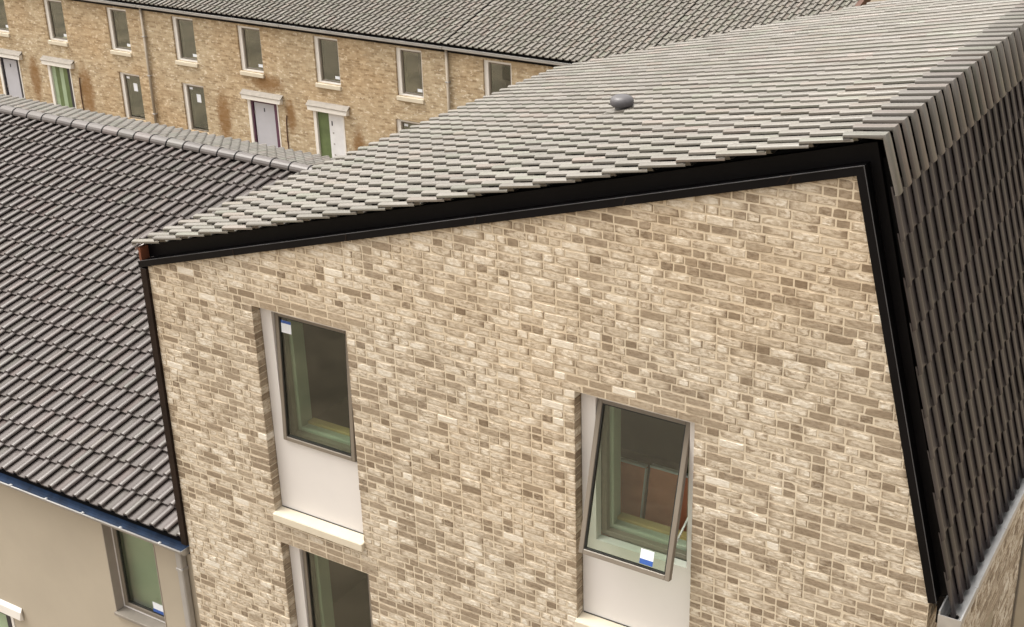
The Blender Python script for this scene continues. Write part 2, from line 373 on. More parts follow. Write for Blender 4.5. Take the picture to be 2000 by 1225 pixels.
# ---- pantiles: local u across (roll on the right edge seen looking up the slope), v down the slope, h out of the roof
TW = .208
def tile_geo(L, rise=.041, mirror=False, seed=0):
    rr = random.Random(seed)
    lip = [(-.002, .021), (-.011, .021), (-.012, .028)]
    pr_ = lip+[(-.010, .039), (.002, .048), (.020, .053), (.040, .052), (.057, .044), (.069, .028), (.078, .006), (.094, .000), (.140, -.002), (.180, .000), (.207, .003)]
    vs = []
    secs = [(0, 0, 1, 0), (L-.014, rise*.97, 1, 0), (L-.003, rise, .95, 0), (L, rise-.004, .86, -.001), (L-.001, rise-.016, .72, -.003), (L-.06, rise-.018, .70, -.004)]
    for (v, h0, k, e) in secs:
        for (u, h) in pr_: vs.append((u, v, h0+(h*k if h > .004 else h)+e+rr.uniform(-.0005, .0005)))
    n = len(pr_); fs = [(k*n+i, (k+1)*n+i, (k+1)*n+i+1, k*n+i+1) for k in range(len(secs)-1) for i in range(n-1)]
    if mirror: vs = [(.195-u, v, h*.5) for (u, v, h) in vs]; fs = [f_[::-1] for f_ in fs]
    return np.array(vs), fs
def bent_geo(lv, lw, ang, drop):
    """mansard tile: shallow side length lv, steep side length lw, exterior bend angle; path runs in (v, h)"""
    a = [(-.002, .021), (-.011, .021), (-.012, .028), (-.010, .039), (.002, .048), (.020, .053), (.040, .052), (.057, .044), (.069, .028), (.078, .006), (.094, .000), (.140, -.002), (.180, .000), (.207, .003)]
    b = [(-.004, .006), (-.010, .006), (-.012, .022), (-.008, .032), (.006, .038), (.030, .040), (.060, .039), (.080, .034), (.090, .022), (.092, -.030), (.105, -.036), (.140, -.036), (.170, -.036), (.197, -.036)]
    dn = np.array([math.cos(ang), -math.sin(ang)]); nn = np.array([math.sin(ang), math.cos(ang)])
    vs = []
    def sec(prof, o, nrm, k=1, low=0):
        for (u, h) in prof: q = np.array(o)+np.array(nrm)*((h*k if h > .004 else h)+low); vs.append((u, q[0], q[1]))
    mid = np.array([math.sin(ang/2), math.cos(ang/2)])
    sec(a, (-lv+.05, .020), (0, 1), .7); sec(a, (-lv, .023), (0, 1), .72); sec(a, (-lv, .037), (0, 1), .86); sec(a, (-lv+.003, .041), (0, 1), .95); sec(a, (-lv+.014, .040), (0, 1))
    ap = np.array([-drop*1.0, .012])
    sec(b, ap+np.array([-.025, 0]), (0, 1)); sec(b, ap, mid, 1.12)
    sec(b, ap+dn*.025, nn); o = dn*(lw-.012)+nn*(.030-drop); sec(b, o, nn); o = dn*lw+nn*(.028-drop); sec(b, o, nn, .85); sec(b, dn*(lw-.003)+nn*(.010-drop), nn, .6)
    n = len(a); fs = [(k*n+i, k*n+i+1, (k+1)*n+i+1, (k+1)*n+i) for k in range(len(vs)//n-1) for i in range(n-1)]
    return np.array(vs), fs
_tm = {}
def tile_mesh(key, geo, mat):
    if (key, mat) not in _tm:
        me = bpy.data.meshes.new('roof_tile'); me.from_pydata([tuple(v) for v in geo[0]], [], geo[1]); me.shade_smooth(); me.set_sharp_from_angle(angle=R(42)); me.materials.append(M[mat]); _tm[(key, mat)] = me
    return _tm[(key, mat)]
def tile_roof(parent, O, U, D, N, ncol, rows, gauge, v_first, mat, n_single, skip=None, name='roof_tile', geo_bent=None, jit=1.0, mirror=False):
    """tiles with noses at v_first + k*gauge for k in rows; O is on the roof plane at u=0, v=0"""
    O, U, D, N = [np.array(q, float) for q in (O, U, D, N)]
    ent = []
    for k in rows:
        for c in range(ncol):
            nose = v_first+k*gauge; L = min(gauge+.07, nose-.02) if geo_bent is None else 0
            o = O+U*(c*TW+RS.normal(0, .0012*jit))+(D*(nose-L+RS.normal(0, .002*jit)) if geo_bent is None else 0*D)+N*RS.normal(0, .0012*jit)
            if skip and skip(o): continue
            a = RS.normal(0, .004*jit); u2 = U*math.cos(a)+D*math.sin(a); d2 = D*math.cos(a)-U*math.sin(a)
            ent.append((o, u2, d2, round(L, 4), (c*7+k*13) % 4))
    cen = np.array([e[0]+e[1]*.1+e[2]*.2 for e in ent]); q = proj(cen); dist = np.linalg.norm(cen-CAM, axis=1)
    view = (cen-CAM)/dist[:, None]; area = np.abs(view @ N)/dist**2
    vis = (q[:, 0] > 8) & (q[:, 0] < 1992) & (q[:, 1] > 8) & (q[:, 1] < 1217) & ((view @ N) < 0)
    order = np.argsort(-np.where(vis, area, 0)); single = set(int(i) for i in order[:n_single] if vis[i])
    V = []; Fs = []; base = 0; fb = {}
    for i, (o, u2, d2, L, var) in enumerate(ent):
        geo = geo_bent or fb.setdefault((L, var), tile_geo(L, seed=var, mirror=mirror))
        if i in single:
            me = tile_mesh((name, L, var if geo_bent is None else 0, geo_bent is None, mirror), geo, mat)
            ob = bpy.data.objects.new(name, me); COL.objects.link(ob); ob.parent = parent
            ob.matrix_parent_inverse = world_of(parent).inverted()
            ob.matrix_basis = Matrix(((u2[0], d2[0], N[0], o[0]), (u2[1], d2[1], N[1], o[1]), (u2[2], d2[2], N[2], o[2]), (0, 0, 0, 1)))
        else:
            w = o+geo[0] @ np.array([u2, d2, N]); V.append(w); Fs += [tuple(x+base for x in f_) for f_ in geo[1]]; base += len(w)
    if V:
        me = bpy.data.meshes.new('tile_field'); me.from_pydata(np.concatenate(V).tolist(), [], Fs); me.shade_smooth(); me.set_sharp_from_angle(angle=R(42))
        ob = link('tile_field' if name == 'roof_tile' else name+'_field', me, mat, None, 'stuff'); set_parent(ob, parent)
def slab(name, mat, parent, O, U, D, N, u0, u1, v0, v1, h0, h1):
    O, U, D, N = [Vector(q) for q in (O, U, D, N)]
    pt = lambda u, v, h: O+U*u+D*v+N*h
    return MB().quadprism([pt(u0, v0, h0), pt(u1, v0, h0), pt(u1, v1, h0), pt(u0, v1, h0)], [pt(u0, v0, h1), pt(u1, v0, h1), pt(u1, v1, h1), pt(u0, v1, h1)]).build(name, mat, parent)

# ------------------------------------------------------------------ ground
G = -8.1
g = MB(); g.add([(-400, -400, G), (400, -400, G), (400, 400, G), (-400, 400, G)], [(0, 1, 2, 3)]); go = g.build('ground', 'soil', kind='structure')

# ================================================================== the brick gable house
XL, XR = -1.37, 6.756; DEP = 8.3
APX = (5.945, 2.302); VL = (XL, .146)
gh = empty('gable_house', (2.7, 4, G), 'pale brick gable house with grey pantiled mansard roof and black verge', 'house')
W1 = (0.0, 1.16, -2.325, 0.0); W2 = (3.62, 4.74, -2.325, 0.0); W3 = (0.03, 1.18, -5.025, -2.70)
holes = [W1[:2]+(-2.4, 0.0), W2[:2]+(-2.4, 0.0), W3, (3.62, 4.74, -5.025, -2.70)]
mholes = [(a-.006, b+.006, c, d) for (a, b, c, d) in holes]
Pg = lambda u, w, d: (u, d, w)
gw = wall_mesh(XL, XR, G, [VL, APX, (XR, -.986)], mholes, Pg, .0, .30).build('wall', 'mortar', gh)
gw['label'] = 'pale tan tumbled brick gable wall with mixed bond'
def halfplane(a, b, off):            # keep the side below the line a->b
    nx, nz = -(b[1]-a[1]), b[0]-a[0]; L = math.hypot(nx, nz); nx /= L; nz /= L
    return (nx, nz, nx*a[0]+nz*a[1]+off)
clips = [halfplane(VL, APX, .05), halfplane(APX, (XR, -.986), .03)]
brick_field(gw, XL, XR-.004, G, 2.36, holes, clips, Pg, 11, 300)
# side facade under the steep roof, seen along its face
Pr = lambda u, w, d: (XR-d, u, w)
oR = [(1.75, 2.84, -5.1, -2.89), (4.02, 5.1, -5.1, -2.2), (6.4, 7.3, -5.1, -2.89)]
fw = wall_mesh(.302, DEP, G, [(.302, -1.02), (DEP, -1.02)], oR, Pr, .0, .25).build('side_wall', 'mortar', gh)
brick_field(fw, .012, DEP, G, -1.05, oR, [], Pr, 23, 0)
sw = box('party_wall', 'darkroom', gh, XL, XL+.25, .302, DEP, G, .05)
bw = wall_mesh(XL+.252, XR-.252, G, [(XL+.252, .15), (APX[0], 2.30), (XR-.252, .0)], [], lambda u, w, d: (u, DEP-d, w), .0, .25).build('back_wall', 'far_brick', gh)
box('floor_slab', 'darkroom', gh, XL+.26, XR-.26, .302, DEP-.3, -2.66, -2.44)
box('lower_floor_slab', 'darkroom', gh, XL+.26, XR-.26, .302, DEP-.3, -5.36, -5.14)
box('partition', 'plaster', gh, 2.3, 2.4, .302, DEP-.3, -2.43, .9)
box('lower_partition', 'plaster', gh, 2.3, 2.4, .302, DEP-.3, -5.13, -2.67)
box('room_wall', 'darkroom', gh, XL+.26, XR-.26, 2.6, 2.7, -5.13, -2.67)
box('room_wall', 'darkroom', gh, XL+.26, XR-.3, 3.0, 3.1, -2.43, .0)
box('ceiling', 'darkroom', gh, XL+.26, XR-.4, .302, DEP-.3, .06, .10)
# black verge fascia with a recessed upper board
def offs(o1, o2=None):
    o2 = o1 if o2 is None else o2
    P0, P1, P2 = Vector((VL[0]-.085, VL[1]-.085*math.tan(R(16.37)))), Vector(APX), Vector((XR+.004, -1.0))
    d1 = (P1-P0).normalized(); d2 = (P2-P1).normalized(); n1 = Vector((-d1.y, d1.x)); n2 = Vector((-d2.y, d2.x))
    A = P0+n1*o1; Bq = P2+n2*o2
    a = P0+n1*o1; b = P2+n2*o2; den = d1.x*d2.y-d1.y*d2.x
    s = ((b.x-a.x)*d2.y-(b.y-a.y)*d2.x)/den
    return [A, a+d1*s, Bq]
def verge(name, mat, o_in, o_out, y0, y1, seg=(0, 1)):
    I, O_ = offs(*o_in), offs(*o_out)
    for k in seg:
        MB().quadprism([(I[k].x, y0, I[k].y), (I[k+1].x, y0, I[k+1].y), (O_[k+1].x, y0, O_[k+1].y), (O_[k].x, y0, O_[k].y)],
                       [(I[k].x, y1, I[k].y), (I[k+1].x, y1, I[k+1].y), (O_[k+1].x, y1, O_[k+1].y), (O_[k].x, y1, O_[k].y)]).build(name, mat, gh)
verge('verge_fascia', 'black', (-.004, -.004), (.060, .060), -.034, .085)
verge('verge_highlight', 'edge', (.0605, .0605), (.0648, .0648), -.037, -.026)  # thin strip added as the painted highlight on the fascia
verge('verge_soffit', 'black', (.061, .061), (.19, .14), .088, .14)
IJ, OJ = offs(-.002), offs(.059)
for q in (.18, .37, .56, .75, .93):
    a_, b_ = IJ[0].lerp(IJ[1], q), OJ[0].lerp(OJ[1], q); d_ = (IJ[1]-IJ[0]).normalized()*.006
    MB().quadprism([(a_.x-d_.x, -.0365, a_.y-d_.y), (a_.x+d_.x, -.0365, a_.y+d_.y), (b_.x+d_.x, -.0365, b_.y+d_.y), (b_.x-d_.x, -.0365, b_.y-d_.y)],
                   [(a_.x-d_.x, -.033, a_.y-d_.y), (a_.x+d_.x, -.033, a_.y+d_.y), (b_.x+d_.x, -.033, b_.y+d_.y), (b_.x-d_.x, -.033, b_.y-d_.y)]).build('fascia_joint', 'trimbrown', gh)
box('corner_trim', 'trimbrown', gh, XL-.085, XL-.002, -.033, .10, -3.20, .114)
box('verge_end', 'rust', gh, XL-.088, XL-.055, -.02, .086, .185, .33)
# roof planes
th = R(16.6); ph = R(12.6)
AP = (6.165, 0, 2.597); SD = .055
Dm = (-math.cos(th), 0, -math.sin(th)); Nm = (-math.sin(th), 0, math.cos(th)); Um = (0, 1, 0)
Ds = (math.sin(ph), 0, -math.cos(ph)); Ns = (math.cos(ph), 0, math.sin(ph)); Us = (0, -1, 0)
Y0 = -.05
rs = slab('roof_slope', 'deck', gh, AP, Um, Dm, Nm, .142, DEP, .13, 7.93, -.16, -.008)
AS = (AP[0]-SD*Ns[0], 0, AP[2]-SD*Ns[2])
ss = slab('steep_roof_slope', 'deck', gh, AS, Us, Ds, Ns, -DEP, -.142, .03, 3.72, -.17, -.008)
OM = (AP[0], Y0+.012, AP[2])
GM = .3325
tile_roof(rs, OM, Um, Dm, Nm, 40, range(1, 24), GM, GM, 'tile', 300)
OS = (AS[0], Y0+.012+.024+39*TW+.171, AS[2])
tile_roof(ss, OS, Us, Ds, Ns, 40, range(1, 11), .335, .40, 'tile_shaded', 300, mirror=True)
# mitred tiles over the ridge: local v runs across the ridge from the shallow side
ang = math.acos(np.clip(np.dot((-Dm[0], 0, -Dm[2]), Ds), -1, 1))
bg = bent_geo(GM, .40, ang, SD)
# frame of the bent tile: u = +y, v = up the shallow slope, h = shallow normal
bgm = (bg[0].copy(), bg[1])
tile_roof(rs, OM, Um, (-Dm[0], 0, -Dm[2]), Nm, 40, [0], GM, GM, 'tile_r', 40, name='ridge_tile', geo_bent=bgm)
# eaves strip on the low side
mb = MB(); nseg = 160
pts = []
for i in range(nseg+1):
    y = DEP*i/nseg; r0 = random.uniform(-.012, .012)
    pts.append([(-1.455, y, .345+r0), (-1.52+r0, y, .312+r0*.7), (-1.53, y, .27)])
for i in range(nseg):
    for k in (0, 1): mb.add([pts[i][k], pts[i+1][k], pts[i+1][k+1], pts[i][k+1]], [(0, 1, 2, 3)])
mb.build('eaves_flashing', 'palelead', gh)
box('eaves_board', 'black', gh, -1.455, -1.425, .16, DEP, .02, .30)
# galvanised gutter at the foot of the steep slope
mb = MB(); y0, y1 = -.13, DEP
pr_ = [(6.865, -.97), (6.868, -1.105), (6.885, -1.125), (7.005, -1.125), (7.030, -1.105), (7.038, -1.0), (7.026, -1.0), (7.018, -1.095), (7.0, -1.113), (6.892, -1.113), (6.880, -1.10), (6.877, -.97)]
mb.quadprism([(x, y0, z) for x, z in pr_], [(x, y1, z) for x, z in pr_])
gu = mb.build('gutter', 'silver', gh)
mb = MB().quadprism([(x, y0-.003, z) for x, z in [(6.863, -1.0), (6.866, -1.107), (6.884, -1.128), (7.007, -1.128), (7.033, -1.107), (7.041, -1.0)]], [(x, y0+.002, z) for x, z in [(6.863, -1.0), (6.866, -1.107), (6.884, -1.128), (7.007, -1.128), (7.033, -1.107), (7.041, -1.0)]]); mb.build('end_cap', 'silver', gu)
mb = MB(); lathe(mb, (6.945, .04, -1.113), (0, 0, 1), [(.052, .0), (.052, .004), (.044, .006), (.040, .004)], 20); mb.build('outlet_ring', 'greysteel', gu)
mb = MB(); lathe(mb, (6.945, .04, -1.112), (0, 0, 1), [(.040, .0), (.040, .003)], 20); mb.build('outlet', 'black', gu)
for k in range(9):
    y = .33+k*.92; MB().box(7.022, 7.044, y, y+.025, -1.003, -.994).build('bracket', 'silver', gu)
box('eaves_board', 'black', gh, 6.80, 6.862, .09, DEP, -1.25, -.99)
# roof vent
vc = Vector((2.45, 2.97, 1.50))
vt = bpy.data.objects.new('roof_vent', None); COL.objects.link(vt); vt.location = vc; set_parent(vt, gh); vt.empty_display_size = .1
mb = MB(); lathe(mb, vc, (0, 0, 1), [(.090, -.05), (.075, .05), (.072, .17), (.070, .172)], 24); mb.build('neck', 'ventgrey', vt, smooth=True)
mb = MB(); lathe(mb, vc, (0, 0, 1), [(.085, .105), (.112, .100), (.122, .115), (.122, .150), (.110, .180), (.082, .197), (.045, .204), (.01, .205)], 28); mb.build('cap', 'ventgrey', vt, smooth=True)
slab('flashing_plate', 'tile', vt, (vc.x, vc.y, vc.z), Um, Dm, Nm, -.15, .15, -.16, .16, .035, .06)

# ---- gable windows
def sash_frame(name, parent, w, h, fw_, dep, mat, xf, bev=.003):
    mb = MB(); mb.box(0, fw_, 0, dep, -h, 0); mb.box(w-fw_, w, 0, dep, -h, 0); mb.box(fw_, w-fw_, 0, dep, -fw_, 0); mb.box(fw_, w-fw_, 0, dep, -h, -h+fw_)
    return mb.build(name, mat, parent, bev, xf=xf)
def gable_window(name, op, ang, cut_h, sticker, panel=True, label=None):
    x0, x1, z0, z1 = op
    e = bpy.data.objects.new('window', None); COL.objects.link(e); e.location = ((x0+x1)/2, .1, z0); set_parent(e, gh); e.empty_display_size = .1
    if label: e['label'] = label
    a, b, top = x0+.145, x1-.085, z1-.07; bot = top-cut_h
    yb, yf = .10, .115
    # white surround boards: left, right, head and the panel below
    wall_mesh(x0+.006, x1-.006, z0+.006 if panel else z0, [(x0+.006, z1-.002), (x1-.006, z1-.002)], [(a, b, bot-.004 if panel else z0+.05, top)], Pg, yb, .19).build('surround', 'white', e)
    if panel:
        # cast stone sill
        mb = MB(); mb.add([(x0-.004, -.045, z0-.008), (x1+.004, -.045, z0-.008), (x1+.004, .12, z0+.008), (x0-.004, .12, z0+.008), (x0-.004, -.045, z0-.098), (x1+.004, -.045, z0-.098), (x1+.004, .12, z0-.098), (x0-.004, .12, z0-.098)],
               [(0, 1, 2, 3), (4, 5, 6, 7), (0, 1, 5, 4), (1, 2, 6, 5), (2, 3, 7, 6), (3, 0, 4, 7)]); mb.build('sill', 'stone', e, .006)
        box('sill_joint', 'gasket', e, x0+.01, x1-.01, .092, .105, z0+.004, z0+.013, 0)
    # fixed outer frame deeper in
    fr = sash_frame('frame', e, b-a-.004, cut_h-.004, .05, .06, 'frame', Matrix.Translation((a+.002, .195, top-.002)))
    # moving sash
    w, h = b-a-.012, cut_h-.02
    X = Matrix.Translation((a+.006, .135, top-.008)) @ Matrix.Rotation(-ang, 4, 'X')
    sa = sash_frame('sash', e, w, h, .045, .055, 'frame', X, .004)
    mb = MB(); f_ = .045; q = .012
    mb.box(f_, f_+q, .010, .045, -h+f_, -f_); mb.box(w-f_-q, w-f_, .010, .045, -h+f_, -f_); mb.box(f_+q, w-f_-q, .010, .045, -f_-q, -f_); mb.box(f_+q, w-f_-q, .010, .045, -h+f_, -h+f_+q)
    mb.build('gasket', 'gasket', e, xf=X)
    MB().box(f_+.004, w-f_-.004, .022, .028, -h+f_+.004, -f_-.004).build('pane', 'glass', e, xf=X)
    sx_, sz_ = sticker(w, h)
    MB().box(sx_, sx_+.125, .0195, .0210, sz_, sz_+.13).build('sticker', 'label', e, xf=X)
    bz = sz_+.10 if sz_ > -h*.5 else sz_
    MB().box(sx_, sx_+.125, .0180, .0192, bz, bz+(.03 if sz_ > -h*.5 else .045)).build('sticker_band', 'labelblue', e, xf=X)
    # sage green lining of the opening inside, timber board on the inner sill
    MB().box(x0+.02, a+.045, .258, .47, bot-.02, z1).build('lining', 'sage', e, .002)
    MB().box(b-.045, x1-.02, .258, .47, bot-.02, z1).build('lining', 'sage', e, .002)
    MB().box(a+.046, b-.046, .258, .47, bot-.06, bot+.045).build('inner_sill', 'sage', e, .002)
    MB().box(a+.046, b-.046, .40, .49, bot+.046, bot+.075).build('sill_batten', 'timber', e, .002)
    sash_frame('inner_frame', e, b-a-.10, cut_h-.10, .035, .03, 'sage', Matrix.Translation((a+.05, .262, top-.05)))
    if ang > .1:     # friction stay
        MB().quadprism([(b-.03, .19, top-.95), (b-.015, .19, top-.95), (b-.015, .20, top-.93), (b-.03, .20, top-.93)],
                       [(b-.03, .135-math.sin(ang)*1.15, top-1.12), (b-.015, .135-math.sin(ang)*1.15, top-1.12), (b-.015, .145-math.sin(ang)*1.15, top-1.10), (b-.03, .145-math.sin(ang)*1.15, top-1.10)]).build('stay', 'greysteel', e)
    return e
gable_window('window', W1, R(2.6), 1.42, lambda w, h: (.062, -.215), label='window near the left corner, sash almost shut, label in its upper corner')
gable_window('window', W2, R(15), 1.42, lambda w, h: (w-.30, -h+.075), label='top-hung window swung open at the bottom')
gable_window('window', W3, R(1.0), 2.2, lambda w, h: (.4, -h+.2), panel=False, label='tall window below the left one, cut by the lower picture edge')
gable_window('window', holes[3], R(1.0), 2.2, lambda w, h: (.4, -h+.2), panel=False)
for (a, b, c, d) in oR:              # tall side windows, deep brick reveals
    e = bpy.data.objects.new('side_window', None); COL.objects.link(e); e.location = (XR-.1, (a+b)/2, c); set_parent(e, gh); e.empty_display_size = .1
    mb = MB(); mb.box(XR-.20, XR-.13, a+.01, a+.07, c, d); mb.box(XR-.20, XR-.13, b-.07, b-.01, c, d); mb.box(XR-.20, XR-.13, a+.07, b-.07, d-.06, d); mb.box(XR-.20, XR-.13, a+.07, b-.07, c, c+.06)
    mb.build('frame', 'frame', e, .003); box('pane', 'glass', e, XR-.17, XR-.163, a+.071, b-.071, c+.061, d-.061, 0)
# boards leaning in the room behind the open window
for i, (x, w, yy) in enumerate([(3.30, .50, .72), (3.83, .46, .76), (4.32, .5, .74), (4.86, .45, .76)]):
    mb = MB().box(x, x+w, 0, .05, 0, 1.24)
    o = mb.build('insulation_board', 'board', None, .003, xf=Matrix.Translation((0, yy, -2.43)) @ Matrix.Rotation(-.20, 4, 'X'))
    o['label'] = ['terracotta board leaning inside the open window, leftmost', 'terracotta board inside the open window, second from the left', 'terracotta board inside the open window, third from the left', 'terracotta board inside the open window, rightmost and mostly hidden'][i]
    o['category'] = 'board'; o['group'] = 'boards leaning inside the room'
    st = MB().box(x+w+.001, x+w+.016, -.008, .02, 0, 1.24).build('edge_strip', 'wrap', None, 0, xf=Matrix.Translation((0, yy, -2.43)) @ Matrix.Rotation(-.20, 4, 'X')); set_parent(st, o)
    st = MB().box(x, x+w, -.008, .052, 1.242, 1.262).build('top_strip', 'wrap', None, 0, xf=Matrix.Translation((0, yy, -2.43)) @ Matrix.Rotation(-.20, 4, 'X')); set_parent(st, o)

# ================================================================== the rendered house on the left
lh = empty('rendered_house', (-9, 5, G), 'beige rendered house with grey pantiled roof and blue-lined gutter beside the gable', 'house')
FX0, FX1 = -20.0, -1.372; FY = .12; RY, RZ = 6.3, -1.305; EZ = -3.175; BY = 8.45
WL = (-2.96, -2.10, -4.80, -3.40); DL = (-6.35, -5.05, G+.15, -5.60)
WL2 = (-7.9, -7.04, -4.80, -3.40)
wall_mesh(FX0, FX1, G, [(FX0, -3.22), (FX1, -3.22)], [WL, WL2, DL], Pg, FY, FY+.3).build('wall', 'render', lh)
pb = math.atan2(RZ-EZ, RY)
Dl = (0, -math.cos(pb), -math.sin(pb)); Nl = (0, -math.sin(pb), math.cos(pb)); Ul = (-1, 0, 0)
Db = (0, math.cos(pb), -math.sin(pb)); Nb = (0, math.sin(pb), math.cos(pb)); Ub = (1, 0, 0)
LL = math.hypot(RY, RZ-EZ)
OL = (FX1-.095, RY, RZ)
lr = slab('roof_slope', 'deck', lh, OL, Ul, Dl, Nl, 0, 18.4, 0, LL-.03, -.15, -.008)
tile_roof(lr, OL, Ul, Dl, Nl, 88, range(0, 20), LL/20, LL/20, 'tile_m', 300)
lb = slab('back_roof_slope', 'deck', lh, (FX1-.095, RY, RZ), Ul, Db, Nb, 0, 18.4, 0, (BY-RY)/math.cos(pb)-.03, -.15, -.008)
LB = (BY-RY)/math.cos(pb)
tile_roof(lb, (FX1-.095-88*TW, RY, RZ), Ub, Db, Nb, 88, range(0, 10), LB/10, LB/10, 'tile', 0)
wall_mesh(FX0, FX1-.1, G, [(FX0, -2.45), (FX1-.1, -2.45)], [], lambda u, w, d: (u, BY-.2-d, w), .0, .3).build('back_wall', 'render', lh)
box('gable_end', 'render', lh, FX0-.25, FX0-.002, FY, BY-.2, G, -3.0)
x = FX1-.07; k = 0
while x > -20:                       # half-round ridge tiles
    mb = MB(); n = 9; L = .385; va = []; vb = []; vc_ = []
    for (lst, rad, xx, zo) in ((va, .108, x, .0), (vb, .114, x-L+.06, .003), (vc_, .115, x-L+.008, .003)):
        for r_ in (rad, rad-.014):
            pts = [(xx, RY+r_*math.cos(math.pi*i/n), RZ+.03+zo+r_*.92*math.sin(math.pi*i/n)+random.gauss(0, .0005)) for i in range(n+1)]
            lst += pts if r_ == rad else pts[::-1]
    m_ = len(va)
    mb.add(va+vb+vc_, [tuple(range(m_))[::-1], tuple(range(2*m_, 3*m_))]+[(q*m_+i, q*m_+(i+1) % m_, (q+1)*m_+(i+1) % m_, (q+1)*m_+i) for q in (0, 1) for i in range(m_)])
    o = mb.build('ridge_tile', 'tile_m', lr, .0025)
    mb = MB(); q1 = []; q2 = []
    for (lst, xx) in ((q1, x-L+.007), (q2, x-L-.012)):
        lst += [(xx, RY+.121*math.cos(math.pi*i/n), RZ+.034+.121*.92*math.sin(math.pi*i/n)) for i in range(n+1)]
    mb.quadprism(q1, q2).build('joint_seal', 'black', o)
    x -= .378; k += 1
# gutter with blue film, end cap, brackets
mb = MB(); ga = FX1-.05; gb = -19.9
arc = [(FY-.085+.075*math.cos(math.pi+math.pi*i/10)-.075+.03, -3.262+.085*math.sin(math.pi+math.pi*i/10)) for i in range(11)]
arc2 = [(y+(.005 if i < 5 else -.005 if i > 5 else 0), z+.006) for i, (y, z) in enumerate(arc)][::-1]
ring = arc+arc2
mb.quadprism([(ga, y, z) for y, z in ring], [(gb, y, z) for y, z in ring]); gl = mb.build('gutter', 'greysteel', lh)
yl = arc[0][0]
mb = MB(); lathe(mb, (gb, yl-.004, -3.262), (1, 0, 0), [(.009, 0), (.009, ga-gb)], 10); mb.build('lip', 'silver', gl, smooth=True)
film = [(y+(.007 if i < 5 else -.007 if i > 5 else 0), z+.011) for i, (y, z) in enumerate(arc)]
mb = MB()
for (a, b) in zip(film, film[1:]): mb.add([(ga-.01, a[0], a[1]), (ga-.01, b[0], b[1]), (gb, b[0], b[1]), (gb, a[0], a[1])], [(0, 1, 2, 3)])
mb.add([(ga-.09, film[-1][0], film[-1][1]), (ga-.09, .10, -3.20), (gb, .10, -3.20), (gb, film[-1][0], film[-1][1])], [(0, 1, 2, 3)])
mb.build('lining_film', 'blue', gl)
mb = MB(); mb.quadprism([(ga+.004, y, z) for y, z in arc], [(ga-.004, y, z) for y, z in arc]); mb.build('end_cap', 'silver', gl)
for k in range(14):
    x = -1.75-k*.62; MB().box(x-.016, x+.016, yl-.016, yl+.02, -3.262, -3.248).build('clip', 'silver', gl)
box('eaves_board', 'dark', lh, gb, FX1-.09, .085, .118, -3.42, -3.21)
# downpipe
dp = MB().box(-1.665, -1.575, .025, .112, G+.1, -3.345).build('downpipe', 'greysteel', lh, .012)
MB().box(-1.672, -1.568, .018, .118, -3.66, -3.62).build('collar', 'greysteel', dp, .006)
for z in (-4.9, -6.6): MB().box(-1.675, -1.565, .016, .118, z, z+.04).build('collar', 'greysteel', dp, .006)
def rendered_window(op, sticker):
    x0, x1, z0, z1 = op
    e = bpy.data.objects.new('window', None); COL.objects.link(e); e.location = ((x0+x1)/2, FY, z0); set_parent(e, lh); e.empty_display_size = .1
    MB().box(x0+.001, x0+.012, FY-.006, FY+.13, z0+.05, z1).build('reveal_shade', 'revealshade', e)
    MB().box(x1-.012, x1-.001, FY-.006, FY+.13, z0+.05, z1).build('reveal_shade', 'revealshade', e)
    mb = MB(); mb.box(x0-.01, x1+.01, FY-.035, FY+.14, z0, z0+.045); mb.build('sill', 'lead', e, .005)
    sash_frame('outer_frame', e, x1-x0-.024, z1-z0-.05, .03, .07, 'white', Matrix.Translation((x0+.012, FY+.105, z1)))
    sash_frame('frame', e, x1-x0-.084, z1-z0-.11, .055, .05, 'frame', Matrix.Translation((x0+.042, FY+.10, z1-.03)))
    sash_frame('gasket', e, x1-x0-.194, z1-z0-.22, .012, .03, 'gasket', Matrix.Translation((x0+.097, FY+.115, z1-.085)), 0)
    box('pane', 'glass', e, x0+.105, x1-.105, FY+.125, FY+.131, z0+.14, z1-.09, 0)
    if sticker:
        box('sticker', 'label', e, x1-.34, x1-.16, FY+.1225, FY+.1245, z0+.155, z0+.29, 0); box('sticker_band', 'labelblue', e, x1-.345, x1-.155, FY+.1205, FY+.122, z0+.15, z0+.195, 0)
    box('blind_board', 'sage', e, x0-.1, x1+.3, FY+.24, FY+.27, z0-.2, z1+.1)
rendered_window(WL, True); rendered_window(WL2, False)
